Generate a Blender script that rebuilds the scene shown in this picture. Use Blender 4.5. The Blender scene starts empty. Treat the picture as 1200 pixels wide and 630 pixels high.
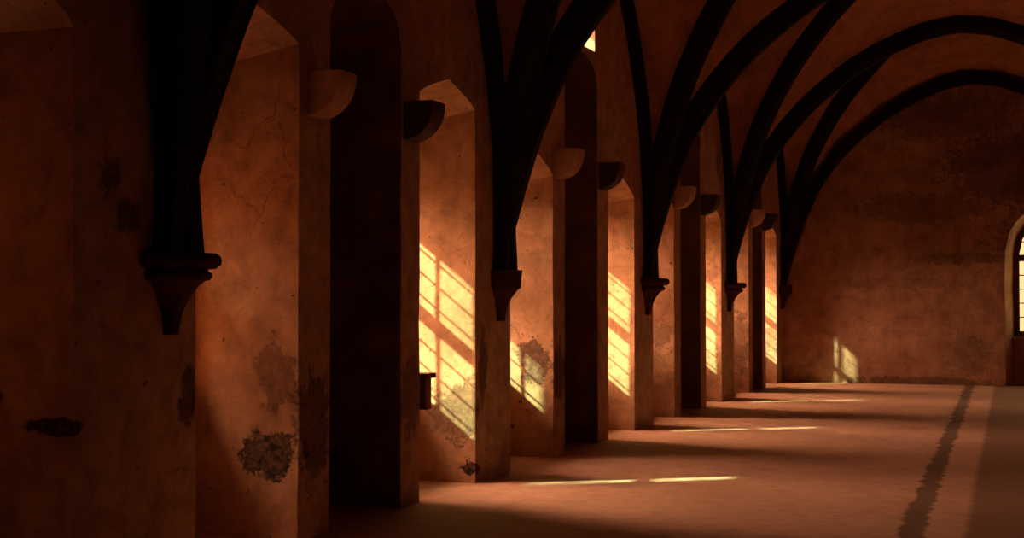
import bpy, bmesh, math, random
from mathutils import Vector, Matrix, noise
random.seed(7)
S = bpy.context.scene
C = S.collection

# ------------------------------------------------------------------ camera
F, VPX, HOR = 1667.0, 1210.0, 350.0          # pixels of the 1200x630 frame
pitch = math.atan((HOR - 315.0) / F)
yaw = math.atan((VPX - 600.0) / math.hypot(F, HOR - 315.0))
cd = bpy.data.cameras.new('camera'); cam = bpy.data.objects.new('camera', cd); C.objects.link(cam)
cd.sensor_width = 36.0; cd.lens = 36.0 * F / 1200.0
cam.location = (4.56, 0.0, 1.60)
cam.rotation_euler = (math.pi / 2 + pitch, 0, yaw)
S.camera = cam

# ------------------------------------------------------------------ exposure, sky, sun
S.view_settings.view_transform = 'Standard'
S.view_settings.look = 'None'
S.view_settings.exposure = -0.12
S.view_settings.gamma = 1.0
S.view_settings.use_curve_mapping = False
S.cycles.max_bounces = 10
S.cycles.diffuse_bounces = 6
S.cycles.transparent_max_bounces = 12
S.cycles.sample_clamp_indirect = 4.0

SUN_DIR = Vector((1.0, 0.66, -0.80))
SUN_STRENGTH = 22.0
SUN_COLOR = (0.80, 1.0, 0.62)
SKY_DIR = Vector((1.0, 0.20, -0.62))         # bright hazy sky around the sun, a broad soft source
SKY_STRENGTH = 62.0
SKY_COLOR = (1.0, 0.47, 0.31)

w = bpy.data.worlds.new('world'); S.world = w; w.use_nodes = True
nt = w.node_tree; nt.nodes.clear()
out = nt.nodes.new('ShaderNodeOutputWorld'); bg = nt.nodes.new('ShaderNodeBackground')
tc = nt.nodes.new('ShaderNodeTexCoord'); sep = nt.nodes.new('ShaderNodeSeparateXYZ')
nz = nt.nodes.new('ShaderNodeTexNoise'); nz.inputs['Scale'].default_value = 40; nz.inputs['Detail'].default_value = 4
ma = nt.nodes.new('ShaderNodeMath'); ma.operation = 'MULTIPLY_ADD'; ma.inputs[1].default_value = 0.06; 
rp = nt.nodes.new('ShaderNodeValToRGB')
rp.color_ramp.elements[0].position = 0.0; rp.color_ramp.elements[0].color = (0.50, 0.55, 0.12, 1)
rp.color_ramp.elements[1].position = 0.06; rp.color_ramp.elements[1].color = (0.95, 0.88, 0.42, 1)
nt.links.new(tc.outputs['Generated'], sep.inputs[0]); nt.links.new(tc.outputs['Generated'], nz.inputs['Vector'])
nt.links.new(nz.outputs['Fac'], ma.inputs[0]); nt.links.new(sep.outputs['Z'], ma.inputs[2])
nt.links.new(ma.outputs[0], rp.inputs[0])
az = nt.nodes.new('ShaderNodeMapRange'); az.inputs['From Min'].default_value = -0.25; az.inputs['From Max'].default_value = 0.35   # duller, redder haze towards the sun's side
nt.links.new(sep.outputs['X'], az.inputs['Value'])
mw = nt.nodes.new('ShaderNodeMix'); mw.data_type = 'RGBA'; 
gr = nt.nodes.new('ShaderNodeMapRange'); gr.inputs['From Min'].default_value = -0.02; gr.inputs['From Max'].default_value = 0.10   # sunlit ground below the horizon
mg = nt.nodes.new('ShaderNodeMix'); mg.data_type = 'RGBA'; mg.inputs[6].default_value = (3.0, 1.35, 0.80, 1); mg.inputs[7].default_value = (1.9, 0.86, 0.50, 1)
nt.links.new(sep.outputs['Z'], gr.inputs['Value']); nt.links.new(gr.outputs[0], mg.inputs[0]); nt.links.new(mg.outputs[2], mw.inputs[6])
nt.links.new(az.outputs[0], mw.inputs[0]); nt.links.new(rp.outputs[0], mw.inputs[7]); nt.links.new(mw.outputs[2], bg.inputs['Color'])
bg.inputs['Strength'].default_value = 1.0
nt.links.new(bg.outputs[0], out.inputs['Surface'])

sl = bpy.data.lights.new('sun', 'SUN'); sl.energy = SUN_STRENGTH; sl.color = SUN_COLOR; sl.angle = math.radians(1.5)
so = bpy.data.objects.new('sun', sl); C.objects.link(so)
so.rotation_euler = SUN_DIR.to_track_quat('-Z', 'Y').to_euler(); so.location = (-8, 5, 12)
kl = bpy.data.lights.new('hazy_sky', 'SUN'); kl.energy = SKY_STRENGTH; kl.color = SKY_COLOR; kl.angle = math.radians(62)
ko = bpy.data.objects.new('hazy_sky', kl); C.objects.link(ko)
ko.rotation_euler = SKY_DIR.to_track_quat('-Z', 'Y').to_euler(); ko.location = (-8, 8, 12)

BAY = [1.65, 6.85, 12.12, 17.38, 22.50, 27.70]
END_Y = 27.70
WT = 1.25            # wall thickness
WD = 0.80            # depth of the niches down to the windows
HALF = 3.54; WIDE = 2 * HALF
# openings of the wall: bay -> near window niche, blind recess, far window niche (y0, y1, spring z, crown z)
NICHES = [
    (1.95, 3.20, 3.25, 3.43), (4.72, 6.00, 2.98, 3.33),
    (7.12, 8.35, 3.29, 3.46), (10.33, 11.53, 3.25, 3.43),
    (12.42, 13.67, 2.85, 3.08), (15.66, 16.80, 2.83, 3.06),
    (17.71, 18.86, 2.83, 3.04), (20.85, 21.96, 2.82, 3.02),
    (22.97, 24.23, 2.80, 3.00), (25.89, 27.05, 2.78, 3.00)]
RECESS = [(3.55, 4.40, 3.55, 3.90), (8.80, 9.98, 3.55, 3.90), (14.06, 15.24, 3.95, 4.27), (19.24, 20.47, 3.95, 4.27), (24.62, 25.52, 3.95, 4.27)]
SILL, HEAD = 1.00, 2.54
CLERE = (14.10, 15.15, 4.35, 5.50)

def area(name, loc, sx, sz, power, color, rot):
    l = bpy.data.lights.new(name, 'AREA'); l.shape = 'RECTANGLE'; l.size = sx; l.size_y = sz
    l.energy = power; l.color = color
    o = bpy.data.objects.new(name, l); C.objects.link(o); o.location = loc; o.rotation_euler = rot
    return o
area('window_daylight', (4.95, END_Y + 0.60, 2.0), 1.3, 2.2, 45.0, (1.0, 0.6, 0.3), (-math.pi / 2, 0, 0))

# ------------------------------------------------------------------ helpers
def link(name, bm, mat, parent=None, smooth=False, bevel=0.0):
    me = bpy.data.meshes.new(name); bmesh.ops.recalc_face_normals(bm, faces=bm.faces[:]); bm.to_mesh(me); bm.free()
    o = bpy.data.objects.new(name, me); C.objects.link(o)
    me.materials.append(mat)
    if smooth:
        for p in me.polygons: p.use_smooth = True
    if bevel:
        m = o.modifiers.new('edge', 'BEVEL'); m.width = bevel; m.segments = 2; m.limit_method = 'ANGLE'; m.angle_limit = math.radians(40)
    if parent: o.parent = parent
    return o
def struct(o, label, cat):
    o['kind'] = 'structure'; o['label'] = label; o['category'] = cat; return o
def tag(o, label, cat, group=None):
    o['label'] = label; o['category'] = cat
    if group: o['group'] = group
    return o
def thing(name, loc, label, cat, group=None):
    o = bpy.data.objects.new(name, None); C.objects.link(o); o.location = loc; o.empty_display_size = 0.2
    return tag(o, label, cat, group)
def box(bm, x0, x1, y0, y1, z0, z1):
    v = [bm.verts.new((x, y, z)) for x in (x0, x1) for y in (y0, y1) for z in (z0, z1)]
    for f in ((0, 1, 3, 2), (4, 6, 7, 5), (0, 4, 5, 1), (2, 3, 7, 6), (0, 2, 6, 4), (1, 5, 7, 3)):
        bm.faces.new([v[i] for i in f])
def prism(bm, pa, pb):
    """closed solid between two 3-D polygons with the same number of points"""
    va = [bm.verts.new(p) for p in pa]; vb = [bm.verts.new(p) for p in pb]
    n = len(va)
    bm.faces.new(va); bm.faces.new(vb[::-1])
    for i in range(n):
        j = (i + 1) % n
        bm.faces.new((va[i], vb[i], vb[j], va[j]))
def arch_poly(a, b, z0, spring, crown, n=14, wob=0.0, seed=0.0, power=1.0):
    """(y, z) outline: up the near side, over a low pointed head, down the far side"""
    pts = []
    m = 9 if wob else 1
    for i in range(m + 1):
        z = z0 + (spring - z0) * i / m
        pts.append((a + wob * noise.noise((seed, z * 2.3, 1.7)), z))
    c = (a + b) / 2; h = (b - a) / 2
    for i in range(1, n):
        t = i / n * 2 - 1
        k = 1 - abs(t)
        pts.append((c + t * h, spring + (crown - spring) * (k ** 0.82 if power == 1.0 else (1 - abs(t) ** power) ** (1 / power))))
    for i in range(m + 1):
        z = spring + (z0 - spring) * i / m
        pts.append((b + wob * noise.noise((seed + 5.1, z * 2.3, 4.7)), z))
    return pts
def wall_skin(ops, to3d, u0, u1, ztop, dout):
    """a thick wall as its visible faces. ops (sorted by u): front, back outlines [(u, z)], depth d, window outline or None,
    hole = (u0, u1, z0, z1, d, window rect) above the opening. to3d(u, z, d): d is the depth behind the front face."""
    bm_ = bmesh.new()
    def face(pts, d):
        q = []
        for p in pts:
            if not q or (abs(p[0] - q[-1][0]) + abs(p[1] - q[-1][1])) > 1e-6: q.append(p)
        if len(q) > 2: bm_.faces.new([bm_.verts.new(to3d(u, z, d)) for u, z in q])
    def loft(A, d0, B, d1, closed=False):
        n = len(A)
        for i in range(n if closed else n - 1):
            j = (i + 1) % n
            bm_.faces.new([bm_.verts.new(to3d(*p)) for p in ((*A[i], d0), (*A[j], d0), (*B[j], d1), (*B[i], d1))])
    zb = -0.05
    def plain(d, key):
        """one face of the wall at depth d, open where the outlines of ops are"""
        left = [(u0, zb), (u0, ztop)]; 
        for o_ in ops:
            P = o_[key]
            if P is None: continue
            side = next(i for i in range(len(P)) if P[i + 1][0] > P[i][0] + 0.03)      # last point of the near side
            far = len(P) - 1 - next(i for i in range(len(P)) if P[-2 - i][0] < P[-1 - i][0] - 0.03)
            ul, ur = P[side][0], P[far][0]
            ub = P[0][0]; low = P[0][1]
            if low > 0:
                face(left + [(ul, ztop)] + P[side::-1] + [(ub, zb)], d)
                face([(P[0][0], zb), P[0], P[-1], (P[-1][0], zb)], d)
            else:
                face(left + [(ul, ztop)] + P[side::-1], d)
            zt = o_['hole'][2] if o_.get('hole') else ztop
            for i in range(side, far): face([P[i], (P[i][0], zt), (P[i + 1][0], zt), P[i + 1]], d)
            if o_.get('hole'):
                h0, h1, hz0, hz1 = o_['hole'][:4]
                face([(ul, hz0), (ul, ztop), (h0, ztop), (h0, hz0)], d); face([(h1, hz0), (h1, ztop), (ur, ztop), (ur, hz0)], d)
                face([(h0, hz1), (h0, ztop), (h1, ztop), (h1, hz1)], d)
            rest = P[far:] + ([(P[-1][0], zb)] if low > 0 else [])
            left = rest[::-1] + [(ur, ztop)]
        face(left + [(u1, ztop), (u1, zb)], d)
    plain(0.0, 'front')
    for o_ in ops:
        bm_.faces.ensure_lookup_table(); nf = len(bm_.faces)
        loft(o_['front'], 0.0, o_['back'], o_['d'])
        if o_['window']:
            W_ = o_['window']
            loft(o_['back'], o_['d'], W_, o_['d']); face([o_['back'][0], W_[0], W_[-1], o_['back'][-1]], o_['d'])
            loft(W_, o_['d'], W_, dout, True)
        else:
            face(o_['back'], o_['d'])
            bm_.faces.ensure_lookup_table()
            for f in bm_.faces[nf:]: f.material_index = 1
        if o_.get('hole'):
            h0, h1, hz0, hz1, hd, hw = o_['hole']
            A = [(h0, hz0), (h0, hz1), (h1, hz1), (h1, hz0)]; B = [(hw[0], hw[2]), (hw[0], hw[3]), (hw[1], hw[3]), (hw[1], hw[2])]
            loft(A, 0.0, A, hd, True); loft(A, hd, B, hd, True); loft(B, hd, B, dout, True)
    save = [(o_.get('hole'), o_['window']) for o_ in ops]
    for o_ in ops:                                  # outer face: the upper window takes the place of the blind opening below it
        if o_.get('hole'):
            hw = o_['hole'][5]; o_['window'] = [(hw[0], hw[2]), (hw[0], hw[3]), (hw[1], hw[3]), (hw[1], hw[2])]; o_['hole'] = None
    plain(dout, 'window')
    for o_, (h_, w_) in zip(ops, save): o_['hole'] = h_; o_['window'] = w_
    bmesh.ops.remove_doubles(bm_, verts=bm_.verts[:], dist=0.0004)
    bmesh.ops.triangulate(bm_, faces=[f for f in bm_.faces if len(f.verts) > 4])
    return bm_

# ------------------------------------------------------------------ materials
class N:
    def __init__(s, name):
        s.m = bpy.data.materials.new(name); s.m.use_nodes = True; s.t = s.m.node_tree
        s.b = s.t.nodes['Principled BSDF']; s.b.inputs['Specular IOR Level'].default_value = 0.25
    def n(s, kind, **k):
        x = s.t.nodes.new(kind)
        for a, v in k.items():
            if a.startswith('i_'): x.inputs[a[2:].replace('_', ' ')].default_value = v
            else: setattr(x, a, v)
        return x
    def l(s, a, b): s.t.links.new(a, b)
    def pos(s, scale=(1, 1, 1)):
        t = s.n('ShaderNodeTexCoord'); mp = s.n('ShaderNodeMapping'); mp.inputs['Scale'].default_value = scale
        s.l(t.outputs['Object'], mp.inputs['Vector']); return mp.outputs[0]
    def noise(s, scale, detail=6, rough=0.6, vec=None, dist=0.0):
        x = s.n('ShaderNodeTexNoise'); x.inputs['Scale'].default_value = scale; x.inputs['Detail'].default_value = detail
        x.inputs['Roughness'].default_value = rough; x.inputs['Distortion'].default_value = dist
        s.l(vec or s.pos(), x.inputs['Vector']); return x.outputs['Fac']
    def ramp(s, fac, *stops):
        r = s.n('ShaderNodeValToRGB'); e = r.color_ramp.elements
        while len(e) < len(stops): e.new(0.5)
        for q, (p, c) in zip(e, stops):
            q.position = p; q.color = (c, c, c, 1) if isinstance(c, (int, float)) else (*c, 1)
        s.l(fac, r.inputs[0]); return r.outputs[0]
    def math(s, op, a, b=None, c=None):
        x = s.n('ShaderNodeMath', operation=op)
        for i, v in enumerate((a, b, c)):
            if v is None: continue
            if isinstance(v, (int, float)): x.inputs[i].default_value = v
            else: s.l(v, x.inputs[i])
        return x.outputs[0]
    def mix(s, fac, a, b, blend='MIX'):
        x = s.n('ShaderNodeMix', data_type='RGBA', blend_type=blend)
        for i, v in ((0, fac), (6, a), (7, b)):
            if isinstance(v, (int, float)): x.inputs[i].default_value = v
            elif isinstance(v, tuple): x.inputs[i].default_value = (*v, 1)
            else: s.l(v, x.inputs[i])
        return x.outputs[2]
    def blob(s, c, r):
        """1 inside an ellipsoid of half sizes r about c, falling to 0 at its edge"""
        t = s.n('ShaderNodeTexCoord'); mp = s.n('ShaderNodeMapping'); mp.vector_type = 'TEXTURE'
        mp.inputs['Location'].default_value = c; mp.inputs['Scale'].default_value = r
        s.l(t.outputs['Object'], mp.inputs['Vector'])
        ln = s.n('ShaderNodeVectorMath', operation='LENGTH'); s.l(mp.outputs[0], ln.inputs[0])
        return s.math('SUBTRACT', 1.0, ln.outputs['Value'])
    def bump(s, h, strength, dist=0.02):
        x = s.n('ShaderNodeBump'); x.inputs['Strength'].default_value = strength; x.inputs['Distance'].default_value = dist
        s.l(h, x.inputs['Height']); s.l(x.outputs[0], s.b.inputs['Normal'])

def plaster(name, light, dark, stains=(), scale=1.0):
    k = N(name)
    big = k.noise(0.9 * scale, 8, 0.62); mid = k.noise(5 * scale, 8, 0.68, dist=0.4); fine = k.noise(38, 5, 0.7)
    col = k.mix(k.ramp(big, (0.36, 0.0), (0.64, 1.0)), dark, light)
    col = k.mix(k.ramp(mid, (0.32, 0.75), (0.58, 0.0)), col, tuple(c * 0.50 for c in dark))
    streak = k.noise(1.0, 6, 0.6, k.pos((9, 9, 0.7)))
    col = k.mix(k.ramp(streak, (0.52, 0.0), (0.72, 0.28)), col, tuple(c * 0.6 for c in dark))
    vo = k.n('ShaderNodeTexVoronoi', feature='DISTANCE_TO_EDGE'); vo.inputs['Scale'].default_value = 1.1
    wv = k.n('ShaderNodeVectorMath', operation='ADD'); k.l(k.pos(), wv.inputs[0])
    nn = k.n('ShaderNodeTexNoise'); nn.inputs['Scale'].default_value = 3; nn.inputs['Detail'].default_value = 6; k.l(k.pos(), nn.inputs['Vector'])
    sc = k.n('ShaderNodeVectorMath', operation='SCALE'); sc.inputs['Scale'].default_value = 0.45; k.l(nn.outputs['Color'], sc.inputs[0])
    k.l(sc.outputs[0], wv.inputs[1]); k.l(wv.outputs[0], vo.inputs['Vector'])
    crack = k.math('MULTIPLY', k.ramp(vo.outputs['Distance'], (0.002, 1.0), (0.008, 0.0)), k.ramp(big, (0.50, 0.0), (0.62, 0.35)))
    col = k.mix(crack, col, (0.07, 0.03, 0.02))
    speck = k.ramp(k.noise(17, 3, 0.5), (0.27, 0.9), (0.32, 0.0))
    col = k.mix(speck, col, (0.09, 0.045, 0.03))
    hole = None
    if stains:
        rag = k.noise(7, 8, 0.75)
        for c, r, amt in stains:
            b = k.math('ADD', k.blob(c, r), k.math('MULTIPLY_ADD', rag, 2.6, -1.3))
            b = k.ramp(b, (0.20, 0.0), (0.36, amt))
            hole = b if hole is None else k.math('MAXIMUM', hole, b)
        spot = k.ramp(k.noise(24, 4, 0.6), (0.38, (0.022, 0.012, 0.009)), (0.66, (0.17, 0.09, 0.055)))
        col = k.mix(hole, col, spot)
    k.l(col, k.b.inputs['Base Color']); k.b.inputs['Roughness'].default_value = 0.9
    h = k.math('ADD', k.math('MULTIPLY', mid, 0.9), k.math('MULTIPLY', fine, 0.28))
    h = k.math('ADD', h, k.math('MULTIPLY', crack, -0.5))
    if hole is not None: h = k.math('ADD', h, k.math('MULTIPLY', hole, -0.8))
    k.bump(h, 0.55, 0.03)
    return k.m

STAINS = [((-0.20, 8.35, 0.58), (0.33, 0.30, 0.20), 1.0), ((-0.18, 8.35, 1.10), (0.18, 0.25, 0.30), 0.55),
          ((0.0, 8.58, 0.75), (0.12, 0.30, 0.55), 0.75), ((0.0, 10.15, 0.85), (0.10, 0.25, 0.45), 0.6),
          ((-0.15, 11.53, 0.62), (0.34, 0.16, 0.34), 0.6), ((-0.06, 11.56, 0.12), (0.14, 0.14, 0.10), 1.0),
          ((-0.20, 13.67, 0.95), (0.26, 0.18, 0.26), 0.8), ((0.0, 13.85, 0.85), (0.10, 0.25, 0.40), 0.7),
          ((0.0, 11.72, 1.0), (0.05, 0.14, 0.45), 0.7), ((-0.12, 6.0, 0.95), (0.28, 0.10, 0.06), 1.0), ((-0.5, 6.0, 1.1), (0.08, 0.10, 0.06), 1.0),
          ((0.0, 7.05, 1.05), (0.10, 0.12, 0.25), 0.8), ((0.0, 6.45, 2.05), (0.10, 0.16, 0.12), 0.8), ((0.0, 6.30, 2.25), (0.10, 0.12, 0.16), 0.7),
          ((-0.2, 18.86, 1.1), (0.30, 0.2, 0.22), 0.45), ((-0.2, 24.23, 0.9), (0.35, 0.3, 0.6), 0.5),
          ((-0.2, 27.0, 0.8), (0.35, 0.2, 0.35), 0.4)]
M_WALL = plaster('aged_plaster', (0.64, 0.40, 0.235), (0.50, 0.28, 0.155), STAINS)
END_STAINS = [((4.6, END_Y, 4.0), (2.0, 0.3, 1.0), 0.6), ((2.6, END_Y, 3.3), (1.6, 0.3, 0.35), 0.45), ((5.0, END_Y, 2.7), (1.6, 0.3, 0.6), 0.55), ((3.4, END_Y, 2.35), (1.3, 0.3, 0.14), 0.5), ((3.2, END_Y, 5.0), (1.5, 0.3, 0.6), 0.5), ((2.6, END_Y, 0.05), (1.7, 0.2, 0.12), 0.6), ((3.4, END_Y, 0.6), (0.5, 0.2, 0.5), 0.35), ((2.2, END_Y, 1.9), (1.5, 0.2, 0.16), 0.3)]
M_END = plaster('end_plaster', (0.54, 0.31, 0.185), (0.34, 0.17, 0.10), END_STAINS, 0.7)
M_VAULT = plaster('vault_plaster', (0.56, 0.27, 0.15), (0.46, 0.21, 0.11), (), 0.6)

def stone(name, a, b, scale=9, bump=0.5):
    k = N(name); f = k.noise(scale, 7, 0.65); g = k.noise(55, 4, 0.6)
    k.l(k.mix(k.ramp(f, (0.35, 0.0), (0.65, 1.0)), a, b), k.b.inputs['Base Color']); k.b.inputs['Roughness'].default_value = 0.92
    k.bump(k.math('ADD', f, k.math('MULTIPLY', g, 0.35)), bump, 0.02); return k.m
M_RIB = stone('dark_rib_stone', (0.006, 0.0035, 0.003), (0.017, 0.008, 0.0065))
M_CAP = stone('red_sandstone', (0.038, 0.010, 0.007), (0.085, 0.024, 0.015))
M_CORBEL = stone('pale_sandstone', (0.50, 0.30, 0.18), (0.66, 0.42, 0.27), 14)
M_CORBEL_SHADED = stone('shaded_sandstone', (0.07, 0.035, 0.024), (0.14, 0.075, 0.05), 14)  # second stone of each pair: its shaded look put into the colour
M_SILL = stone('window_stone', (0.30, 0.18, 0.11), (0.42, 0.26, 0.16), 14)
M_SHADE_STONE = stone('shade_toned_stone', (0.16, 0.072, 0.050), (0.29, 0.14, 0.095), 3, 0.5)  # recess shade put into the colour; also dark walls that cut bounced light
M_WOOD = stone('old_wood', (0.20, 0.07, 0.04), (0.30, 0.11, 0.06), 6, 0.3)
M_FRAME = stone('dark_window_wood', (0.11, 0.05, 0.028), (0.17, 0.08, 0.045), 8, 0.2)
M_IRON = stone('glazing_iron', (0.04, 0.03, 0.025), (0.07, 0.05, 0.04), 20, 0.2)

k = N('clear_glass'); k.t.nodes.remove(k.b)
o_ = k.t.nodes['Material Output']; tr = k.n('ShaderNodeBsdfTransparent'); gl = k.n('ShaderNodeBsdfGlossy'); mx = k.n('ShaderNodeMixShader')
tr.inputs[0].default_value = (0.95, 0.97, 0.88, 1); gl.inputs['Roughness'].default_value = 0.15; mx.inputs[0].default_value = 0.05
k.l(tr.outputs[0], mx.inputs[1]); k.l(gl.outputs[0], mx.inputs[2]); k.l(mx.outputs[0], o_.inputs['Surface']); M_CLEAR = k.m
# floor: worn screed, ragged dark groove along the hall, darker paving to its right
k = N('worn_floor')
big = k.noise(0.7, 7, 0.6); mid = k.noise(6, 7, 0.65); fine = k.noise(60, 4, 0.6)
col = k.mix(k.ramp(big, (0.35, 0.0), (0.65, 1.0)), (0.48, 0.285, 0.20), (0.58, 0.36, 0.26))
col = k.mix(k.ramp(mid, (0.3, 0.45), (0.55, 0.0)), col, (0.28, 0.16, 0.10))
pt = k.n('ShaderNodeTexCoord'); sx = k.n('ShaderNodeSeparateXYZ'); k.l(pt.outputs['Object'], sx.inputs[0])
px = k.math('MULTIPLY_ADD', sx.outputs['Y'], 0.0175, sx.outputs['X'])          # the groove drifts towards the wall
rag = k.noise(1.0, 8, 0.72, k.pos((1.3, 3.2, 1))); 
rag2 = k.noise(1.0, 6, 0.7, k.pos((2.5, 1.2, 1)))
gx = k.math('MULTIPLY_ADD', rag, 0.26, k.math('SUBTRACT', px, 0.13))
wd = k.math('MULTIPLY_ADD', rag2, 0.10, 0.045)
groove = k.ramp(k.math('SUBTRACT', wd, k.math('ABSOLUTE', k.math('SUBTRACT', gx, 3.945))), (0.0, 0.0), (0.03, 0.85))
col = k.mix(groove, col, (0.10, 0.065, 0.045))
ex = k.math('MULTIPLY_ADD', rag, 0.10, k.math('MULTIPLY_ADD', sx.outputs['Y'], 0.0130, sx.outputs['X']))
pave = k.ramp(k.math('SUBTRACT', ex, 4.27), (0.0, 0.0), (0.06, 0.82))
col = k.mix(pave, col, (0.17, 0.085, 0.055))
slot = k.noise(1.0, 5, 0.7, k.pos((0.8, 9, 1)))
col = k.mix(k.ramp(slot, (0.29, 0.8), (0.335, 0.0)), col, (0.14, 0.08, 0.05))
k.l(col, k.b.inputs['Base Color']); k.b.inputs['Roughness'].default_value = 0.75
k.bump(k.math('ADD', k.math('ADD', mid, k.math('MULTIPLY', fine, 0.3)), k.math('MULTIPLY', groove, -1.0)), 0.35, 0.02)
M_FLOOR = k.m

# ------------------------------------------------------------------ the setting
Y0 = -3.6
bm = bmesh.new(); box(bm, -WT, WIDE + 0.4, Y0, END_Y + 0.9, -0.25, 0.0)
struct(link('floor', bm, M_FLOOR), 'worn pale floor with a ragged dark groove running along the hall', 'floor')

ops = []
def drop(P, sp, d): return [(u, z - d * (z > sp - 0.01)) for u, z in P]
for i, (a, b, sp, cr) in enumerate(NICHES):
    fr = arch_poly(a, b, -0.05, sp, cr, wob=0.022, seed=i * 3.3); top = min(HEAD, sp - 0.2)
    ops.append(dict(front=fr, back=drop(fr, sp, 0.15 if i != 1 else 0.0), d=WD, window=arch_poly(a + 0.05, b - 0.05, SILL, top, top + 0.13, wob=1e-9, power=2.0)))
for i, (a, b, sp, cr) in enumerate(RECESS):
    fr = arch_poly(a, b, -0.05, sp, cr, wob=0.02, seed=40 + i * 2.7, power=2.0)
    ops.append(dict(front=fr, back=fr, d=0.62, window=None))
    if i == 2:
        a, b, z0, z1 = CLERE
        ops[-1]['hole'] = (a, b, z0, z1, WD, (a + 0.04, b - 0.02, z0 + 0.08, z1 - 0.04))
ops.sort(key=lambda o_: o_['front'][0][0])
wall = link('wall_left', wall_skin(ops, lambda u, z, d: Vector((-d, u, z)), Y0, END_Y + 0.02, 7.6, WT), M_WALL)
wall.data.materials.append(M_SHADE_STONE)
struct(wall, 'aged plaster wall with deep arched window niches down to the floor', 'wall')

EA, EB, ESP, ECR = 4.09, 5.85, 2.45, 3.35
e1 = arch_poly(EA, EB, -0.05, ESP, ECR, n=22, wob=0.02, seed=77, power=2.0)
e1b = arch_poly(EA + 0.14, EB - 0.14, -0.05, ESP, ECR - 0.14, n=22, wob=0.01, seed=77, power=2.0)
e2 = arch_poly(EA + 0.16, EB - 0.16, 0.88, ESP - 0.02, ECR - 0.17, n=22, wob=1e-9, power=2.0)
ew = link('wall_end', wall_skin([dict(front=e1, back=e1b, d=0.42, window=e2)], lambda u, z, d: Vector((u, END_Y + d, z)), -WT, WIDE + 0.4, 7.6, 0.9), M_END)
struct(ew, 'plaster end wall closing the hall under the last vault arch', 'wall')
bm = bmesh.new(); box(bm, WIDE, WIDE + 0.4, Y0, END_Y, 0, 7.6)
struct(link('wall_right', bm, M_SHADE_STONE), 'wall opposite the window niches, darkened to cut bounced light', 'wall')  # tone kept dark so less light bounces onto the niche wall
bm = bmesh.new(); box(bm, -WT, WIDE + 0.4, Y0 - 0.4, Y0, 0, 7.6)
struct(link('wall_rear', bm, M_SHADE_STONE), 'dark plaster wall behind the viewer', 'wall')  # darkened likewise to soak up bounced light
bm = bmesh.new(); box(bm, -WT, WIDE + 0.4, Y0 - 0.4, END_Y + 0.9, 7.6, 7.9)
struct(link('roof_slab', bm, M_VAULT), 'roof above the vaults', 'roof')

# unseen outside blocks, added to shade the niche windows: buttresses, wing, outbuilding, canopy
def shade_buttress(y, p, half=0.36):
    bm_ = bmesh.new()
    prism(bm_, [(-WT, y - half, -0.25), (-WT - p, y - half, -0.25), (-WT - p, y - half, 4.6), (-WT, y - half, 5.6)],
               [(-WT, y + half, -0.25), (-WT - p, y + half, -0.25), (-WT - p, y + half, 4.6), (-WT, y + half, 5.6)])
    struct(link('shade_buttress', bm_, M_END), 'unseen buttress outside the window wall', 'shade_buttress')
for y, p in ((6.85, 1.2), (12.12, 0.70), (17.38, 1.9), (22.50, 1.9)): shade_buttress(y, p)  # unseen; depths chosen by how much sun each window should lose
bm = bmesh.new(); box(bm, -9.0, -2.2, Y0, 5.4, -0.25, 7.9)  # unseen wing, added to darken the nearest niche
b2 = bmesh.new(); box(b2, -14.0, -4.6, 5.2, 7.7, -0.25, 4.3)  # unseen low block, added to cut low sky light at the near niches
struct(link('shade_block', b2, M_END), 'low unseen block added outside to shade the nearest windows', 'blocker')
struct(link('shade_wing', bm, M_END), 'unseen wing block added outside to shade the nearest niches', 'wall')
bm = bmesh.new(); prism(bm, [(-WT, 11.66, 3.40), (-WT - 1.5, 11.66, 3.00), (-WT - 1.5, 11.66, 3.10), (-WT, 11.66, 3.50)],
                            [(-WT, 13.90, 3.40), (-WT - 1.5, 13.90, 3.00), (-WT - 1.5, 13.90, 3.10), (-WT, 13.90, 3.50)])
struct(link('shade_canopy', bm, M_WOOD), 'unseen canopy slab added outside to shade one window', 'roof')  # unseen slab, added to keep sun off the upper part of one window

# ------------------------------------------------------------------ vault profiles (underside of the ribs)
T_TAB = [(0.00, 1.80), (0.10, 2.10), (0.22, 2.52), (0.35, 2.92), (0.48, 3.25), (0.65, 3.62), (0.82, 3.90), (1.10, 4.26), (1.45, 4.62), (2.00, 5.05),
         (2.48, 5.32), (2.99, 5.53), (3.30, 5.60), (3.54, 5.63)]
W_TAB = [(0.00, 1.80), (0.10, 2.50), (0.20, 3.05), (0.35, 3.60), (0.55, 4.10), (0.80, 4.55), (1.10, 4.98), (1.60, 5.45), (2.10, 5.70), (2.62, 5.80)]
DC = 6.50
D_LEN = math.hypot(HALF, 2.62)
D_TAB = [(0.0, 1.80)] + [(x / HALF, 1.80 + (z - 1.80) * (DC - 1.80) / (5.63 - 1.80)) for x, z in T_TAB[1:]]
D_TAB = [(t * D_LEN, z) for t, z in D_TAB]
def smooth_tab(tab, n=4):
    """Catmull-Rom through the table"""
    P = [Vector(p) for p in tab]; out_ = []
    for i in range(len(P) - 1):
        p0 = P[max(i - 1, 0)]; p1 = P[i]; p2 = P[i + 1]; p3 = P[min(i + 2, len(P) - 1)]
        for q in range(n):
            t = q / n
            out_.append(0.5 * ((2 * p1) + (p2 - p0) * t + (2 * p0 - 5 * p1 + 4 * p2 - p3) * t * t + (3 * p1 - p0 - 3 * p2 + p3) * t ** 3))
    out_.append(P[-1]); return out_
def offset(pts, d):
    r = []
    for i, p in enumerate(pts):
        t = (pts[min(i + 1, len(pts) - 1)] - pts[max(i - 1, 0)]).normalized()
        r.append(p + Vector((-t.y, t.x)) * d)
    return r
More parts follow.
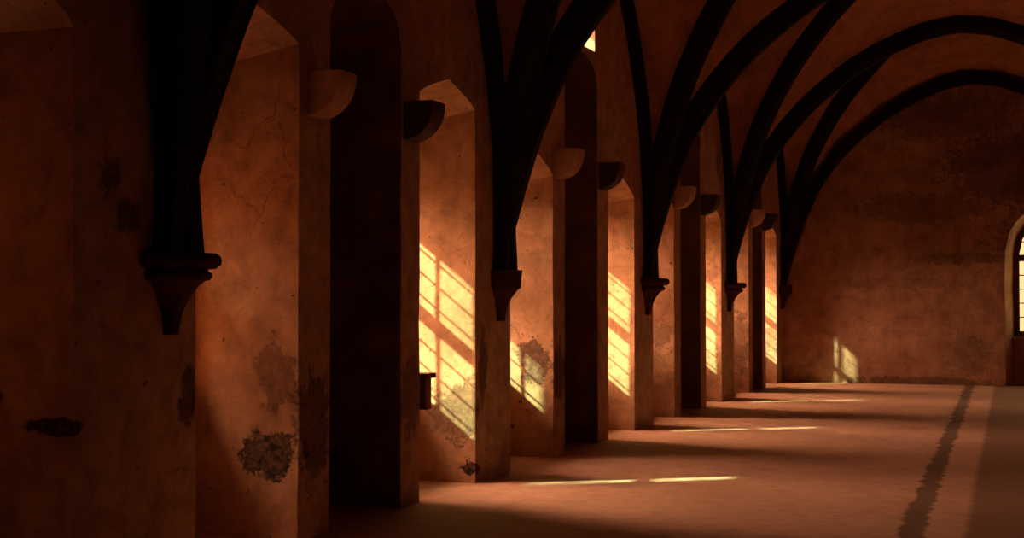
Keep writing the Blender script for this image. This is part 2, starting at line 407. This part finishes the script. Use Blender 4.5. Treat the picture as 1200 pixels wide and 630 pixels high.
def interp(pts, x):
    if x <= pts[0].x: return pts[0].y
    for a, b in zip(pts, pts[1:]):
        if a.x <= x <= b.x and b.x > a.x: return a.y + (b.y - a.y) * (x - a.x) / (b.x - a.x)
    return pts[-1].y
T, W, DG = smooth_tab(T_TAB), smooth_tab(W_TAB), smooth_tab(D_TAB)
WEB = 0.20
def web_of(tab):
    o2 = [p for p in offset(tab, WEB)]
    i = max(j for j, p in enumerate(o2) if p.x <= 0.0) if o2[0].x <= 0 else 0
    return [o2[i]] + [p for p in o2[i + 1:]]
TW, WW, DW = web_of(T), web_of(W), web_of(DG)

# web surface, one ceiling: four cells to a bay
bm = bmesh.new()
vs = [0, .01, .02, .035, .05, .07, .09, .12, .15, .19, .24, .3, .37, .45, .54, .64, .74, .84, .92, 1.0]
us = [i / 8 for i in range(9)]
bays = [(Y0, BAY[0])] + list(zip(BAY, BAY[1:]))
for (ya, yb) in bays:
    hy = (yb - ya) / 2; yc = (ya + yb) / 2
    def dia(v): return interp(DW, v * D_LEN)
    for sx_ in (-1, 1):          # side cells, against the long walls
        for sy in (-1, 1):
            g = []
            for v in vs:
                zw = interp(WW, v * 2.62); zd = dia(v); row = []
                for u in us:
                    xx = HALF * v * u; row.append(bm.verts.new((HALF + sx_ * (HALF - xx), yc + sy * hy * (1 - v), zw + (zd - zw) * u)))
                g.append(row)
            for i in range(len(vs) - 1):
                for j in range(len(us) - 1): bm.faces.new((g[i][j], g[i + 1][j], g[i + 1][j + 1], g[i][j + 1]))
    for sy in (-1, 1):           # cells under the cross arches
        for sx_ in (-1, 1):
            g = []
            for v in vs:
                zt = interp(TW, v * HALF); zd = dia(v); row = []
                for u in us:
                    yy = hy * v * u; row.append(bm.verts.new((HALF + sx_ * HALF * (1 - v), yc + sy * (hy - yy), zt + (zd - zt) * u)))
                g.append(row)
            for i in range(len(vs) - 1):
                for j in range(len(us) - 1): bm.faces.new((g[i][j], g[i + 1][j], g[i + 1][j + 1], g[i][j + 1]))
bmesh.ops.remove_doubles(bm, verts=bm.verts[:], dist=0.0005)
bmesh.ops.dissolve_degenerate(bm, edges=bm.edges[:], dist=0.0005)
struct(link('ceiling', bm, M_VAULT, smooth=True), 'reddish plastered cross vault between the dark stone ribs', 'ceiling')

# ------------------------------------------------------------------ ribs
def rib_mesh(path, side, wid, depth):
    """sweep a chamfered section along a path of (point, outward normal); side = horizontal unit vector"""
    bm_ = bmesh.new(); rings = []
    hw = wid / 2; ch = wid * 0.30
    sec = [(-hw, depth), (-hw, ch * 1.1), (-hw + ch, 0.0), (hw - ch, 0.0), (hw, ch * 1.1), (hw, depth)]
    for p, nrm in path:
        rings.append([bm_.verts.new(p + side * s + nrm * d) for s, d in sec])
    n = len(sec)
    for a_, b_ in zip(rings, rings[1:]):
        for i in range(n):
            j = (i + 1) % n; bm_.faces.new((a_[i], a_[j], b_[j], b_[i]))
    bm_.faces.new(rings[0]); bm_.faces.new(rings[-1][::-1])
    return bm_
def full_path(tab, fn, length):
    """tab: half profile; fn maps horizontal distance s (0..2*length) and z to a 3-D point"""
    half = [(p.x, p.y) for p in tab]
    pts = half + [(2 * length - x, z) for x, z in half[-2::-1]]
    res = []
    for i, (s, z) in enumerate(pts):
        a_ = pts[max(i - 1, 0)]; b_ = pts[min(i + 1, len(pts) - 1)]
        t = Vector((b_[0] - a_[0], b_[1] - a_[1])).normalized()
        p = fn(s, z); q = fn(s - t.y, z + t.x)
        res.append((p, (q - p)))
    return res
ORD = ['first', 'second', 'third', 'fourth', 'fifth', 'sixth']
PLACE = ['behind the nearest hanging bracket', 'at the nearest hanging bracket', 'at the second hanging bracket', 'at the third hanging bracket', 'at the fourth hanging bracket', 'against the end wall']
for i, y in enumerate(BAY):
    yy = y if i < 5 else END_Y - 0.09
    pth = full_path(T if i < 5 else offset(T, -0.05), lambda s, z: Vector((s, yy, z)), HALF)
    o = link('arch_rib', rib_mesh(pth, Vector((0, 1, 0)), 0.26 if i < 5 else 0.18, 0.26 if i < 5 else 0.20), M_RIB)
    tag(o, ['dark stone arch rib crossing the hall nearest the viewer', 'dark stone arch rib crossing the hall from the nearest hanging bracket', 'dark stone arch rib crossing the hall from the second hanging bracket',
            'dark stone arch rib crossing the hall from the third hanging bracket', 'dark stone arch rib crossing the hall from the fourth hanging bracket',
            'dark stone arch rib running flat against the end wall'][i], 'rib', 'vault ribs')
SP = ['before the nearest hanging bracket', 'between the nearest and second hanging brackets', 'between the second and third hanging brackets', 'between the third and fourth hanging brackets', 'between the fourth bracket and the end wall']
for i in range(5):
    ya, yb = BAY[i], BAY[i + 1]
    hy = (yb - ya) / 2; L = D_LEN
    for d in (0, 1):
        p0 = Vector((0, ya if d == 0 else yb)); p1 = Vector((WIDE, yb if d == 0 else ya))
        dr = (p1 - p0).normalized(); full = (p1 - p0).length / (2 * L)
        pth = full_path(DG, lambda s, z: Vector((p0.x + dr.x * s * full, p0.y + dr.y * s * full, z)), L)
        pth = [(p, n.normalized()) for p, n in pth]
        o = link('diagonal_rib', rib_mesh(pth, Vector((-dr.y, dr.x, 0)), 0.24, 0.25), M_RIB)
        tag(o, 'dark diagonal vault rib %s, %s' % (SP[i], 'from its nearer end' if d == 0 else 'from its farther end'), 'rib', 'vault ribs')
    pth = full_path([Vector((p.x * hy / 2.62, p.y)) for p in W], lambda s, z: Vector((0.04, ya + s, z)), hy)
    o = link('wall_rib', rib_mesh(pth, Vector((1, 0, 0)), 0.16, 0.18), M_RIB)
    tag(o, 'dark pointed rib running up the window wall %s' % SP[i], 'rib', 'vault ribs')

# ------------------------------------------------------------------ hanging brackets under the ribs
def lathe_half(prof, x0=-0.04, n=24):
    bm_ = bmesh.new(); rings = []
    for r, z in prof:
        ring = [bm_.verts.new((x0, r, z))] + [bm_.verts.new((r * math.sin(a), r * math.cos(a), z)) for a in [math.pi * q / n for q in range(n + 1)]] + [bm_.verts.new((x0, -r, z))]
        rings.append(ring)
    m_ = len(rings[0])
    for a_, b_ in zip(rings, rings[1:]):
        for i in range(m_):
            j = (i + 1) % m_; bm_.faces.new((a_[i], a_[j], b_[j], b_[i]))
    bm_.faces.new(rings[0]); bm_.faces.new(rings[-1][::-1])
    return bm_
BR = [(0.055, -0.40), (0.060, -0.36), (0.075, -0.28), (0.11, -0.20), (0.165, -0.125), (0.20, -0.10)]
NECK = [(0.20, -0.10), (0.225, -0.095), (0.24, -0.075), (0.235, -0.055), (0.215, -0.045), (0.215, -0.03)]
LIP = [(0.215, -0.03), (0.26, -0.03), (0.285, -0.01), (0.292, 0.015), (0.285, 0.04), (0.265, 0.055), (0.20, 0.06)]
SMALL = [(0.20, -0.10), (0.205, -0.02), (0.215, 0.06)]
BL = ['largest dark hanging bracket between the two nearest window niches, below the black rib bundle', 'plain tapered hanging bracket on the second pier, without a moulded lip',
      'moulded dark red hanging bracket on the third pier', 'moulded dark red hanging bracket on the fourth pier', 'dark hanging bracket in the corner at the end wall']
for i, y in enumerate(BAY[1:]):
    yy = y if i < 4 else END_Y - 0.12
    t = thing('rib_bracket', (0, yy, 1.80), BL[i], 'bracket', 'hanging rib brackets')
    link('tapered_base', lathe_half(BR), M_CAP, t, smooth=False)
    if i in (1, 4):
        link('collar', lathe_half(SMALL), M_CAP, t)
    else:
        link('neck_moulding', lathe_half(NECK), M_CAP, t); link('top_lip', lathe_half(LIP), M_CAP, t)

# ------------------------------------------------------------------ quarter-round stones beside the recesses
def quarter_stone(seed):
    bm_ = bmesh.new(); R_, Hh = 0.25, 0.30; n = 12
    def pt(a, y): return (R_ * math.sin(a), y, -Hh * math.cos(a))
    prof = [(-0.06, -Hh)] + [(R_ * math.sin(math.pi / 2 * q / n), -Hh * math.cos(math.pi / 2 * q / n) ** 0.9) for q in range(n + 1)] + [(-0.06, 0.0)]
    hw = 0.125
    prism(bm_, [(x, -hw, z) for x, z in prof], [(x, hw, z) for x, z in prof])
    return bm_
SIDE = {0: ('pale half-round stone jutting from the wall before the first dark recess', 'shade-darkened half-round stone just past the first dark recess'),
        1: ('half-round stone jutting from the wall before the second dark recess', 'shade-darkened half-round stone just past the second dark recess'),
        2: ('half-round stone jutting from the wall before the third dark recess', 'shade-darkened half-round stone just past the third dark recess'),
        3: ('half-round stone jutting from the wall before the farthest recess', 'shade-darkened half-round stone just past the farthest recess')}
for i, (a, b, sp, cr) in enumerate(RECESS[1:]):
    for q, y in enumerate((a - 0.21, b + 0.165)):
        o = link('corbel_stone', quarter_stone(i), M_CORBEL_SHADED if q else M_CORBEL, bevel=0.012); o.location = (0, y, 3.13)
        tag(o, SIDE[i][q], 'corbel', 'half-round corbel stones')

# ------------------------------------------------------------------ windows of the niches
def window(n, a, b, sp):
    top = min(HEAD, sp - 0.2); y0, y1 = a + 0.05, b - 0.05; yc = (y0 + y1) / 2; x = -WD - 0.05
    bm_ = bmesh.new()                                   # stone mullion and transom in one frame
    ym, hm = (yc - 0.055, 0.022) if n == 10 else (yc, 0.035)      # the last mullion is thinner and off centre
    box(bm_, x - 0.03, x + 0.03, ym - hm, ym + hm, SILL, top + 0.125)
    fr = link('window_%d' % n, bm_, M_SILL)
    struct(fr, 'two-light window with stone mullion in a niche of the left wall', 'window')
    bm_ = bmesh.new(); box(bm_, x - 0.03, x + 0.03, y0, y1, 1.69, 1.79); link('transom', bm_, M_SILL, fr)
    bm_ = bmesh.new()
    z = SILL + 0.10
    while z < top + 0.05:
        box(bm_, x - 0.008, x + 0.008, y0, y1, z - 0.005, z + 0.005); z += 0.20
    for c_ in (y0 + (yc - y0) / 2, y1 - (y1 - yc) / 2): box(bm_, x - 0.012, x + 0.012, c_ - 0.008, c_ + 0.008, SILL, top + 0.1)
    link('glazing_bars', bm_, M_IRON, fr)
    b2 = bmesh.new(); poly = arch_poly(y0, y1, SILL, top, top + 0.13, n=10, power=2.0)
    prism(b2, [(x - 0.004, y, zz) for y, zz in poly], [(x + 0.004, y, zz) for y, zz in poly]); link('pane', b2, M_CLEAR, fr)
for i, (a, b, sp, cr) in enumerate(NICHES): window(i + 1, a, b, sp)

# window of the end wall
bm = bmesh.new(); yb = END_Y + 0.46
o1 = arch_poly(EA + 0.15, EB - 0.15, 0.87, ESP - 0.02, ECR - 0.16, n=22, power=2.0)
o2 = arch_poly(EA + 0.245, EB - 0.245, 1.00, ESP - 0.02, ECR - 0.255, n=22, power=2.0)
def ring(bm_, pa, pb, d0, d1):
    A = [[bm_.verts.new((x, d, z)) for x, z in P] for P in (pa, pb) for d in (d0, d1)]
    n = len(pa)
    for i in range(n):
        j = (i + 1) % n
        bm_.faces.new((A[0][i], A[0][j], A[2][j], A[2][i])); bm_.faces.new((A[1][i], A[3][i], A[3][j], A[1][j]))
        bm_.faces.new((A[0][i], A[1][i], A[1][j], A[0][j])); bm_.faces.new((A[2][i], A[2][j], A[3][j], A[3][i]))
ring(bm, o1, o2, yb - 0.04, yb + 0.05)
ewin = struct(link('window_11', bm, M_FRAME), 'tall round-headed window with dark wooden frame in the end wall', 'window')
bm = bmesh.new(); box(bm, EA + 0.20, EB - 0.20, yb - 0.03, yb + 0.04, 2.30, 2.42); link('transom', bm, M_FRAME, ewin)
bm = bmesh.new(); xc = (EA + EB) / 2; box(bm, xc - 0.05, xc + 0.05, yb - 0.03, yb + 0.04, 1.0, 3.08); link('mullion', bm, M_FRAME, ewin)
bm = bmesh.new()
for z in (1.26, 1.52, 1.78, 2.04, 2.66, 2.9): box(bm, EA + 0.22, EB - 0.22, yb - 0.012, yb + 0.012, z - 0.01, z + 0.01)
for x in (EA + 0.24 + 0.21, EA + 0.24 + 0.42, EB - 0.24 - 0.21, EB - 0.24 - 0.42): box(bm, x - 0.01, x + 0.01, yb - 0.012, yb + 0.012, 1.0, 3.0)
link('glazing_bars', bm, M_FRAME, ewin)
bm = bmesh.new(); prism(bm, [(x, yb - 0.004, z) for x, z in o2], [(x, yb + 0.004, z) for x, z in o2]); link('pane', bm, M_CLEAR, ewin)
bm = bmesh.new(); box(bm, EA + 0.08, EB - 0.08, END_Y + 0.30, END_Y + 0.44, 0.84, 0.90)
link('window_sill', bm, M_SILL, ewin)

# ------------------------------------------------------------------ wooden boxes in two niches
def wall_box(loc, label, sx_, sy_, sz_):
    t = thing('wooden_box', loc, label, 'box', 'wooden wall boxes')
    bm_ = bmesh.new(); box(bm_, -sx_, 0, 0, sy_, 0, sz_ - 0.04); link('body', bm_, M_WOOD, t, bevel=0.006)
    bm_ = bmesh.new(); box(bm_, -sx_, 0.03, -0.015, sy_ + 0.03, sz_ - 0.04, sz_); link('lid', bm_, M_WOOD, t, bevel=0.006)
wall_box((0.04, 10.36, 0.72), 'small dark wooden box with overhanging lid fixed beside the second lit window niche', 0.42, 0.12, 0.29)
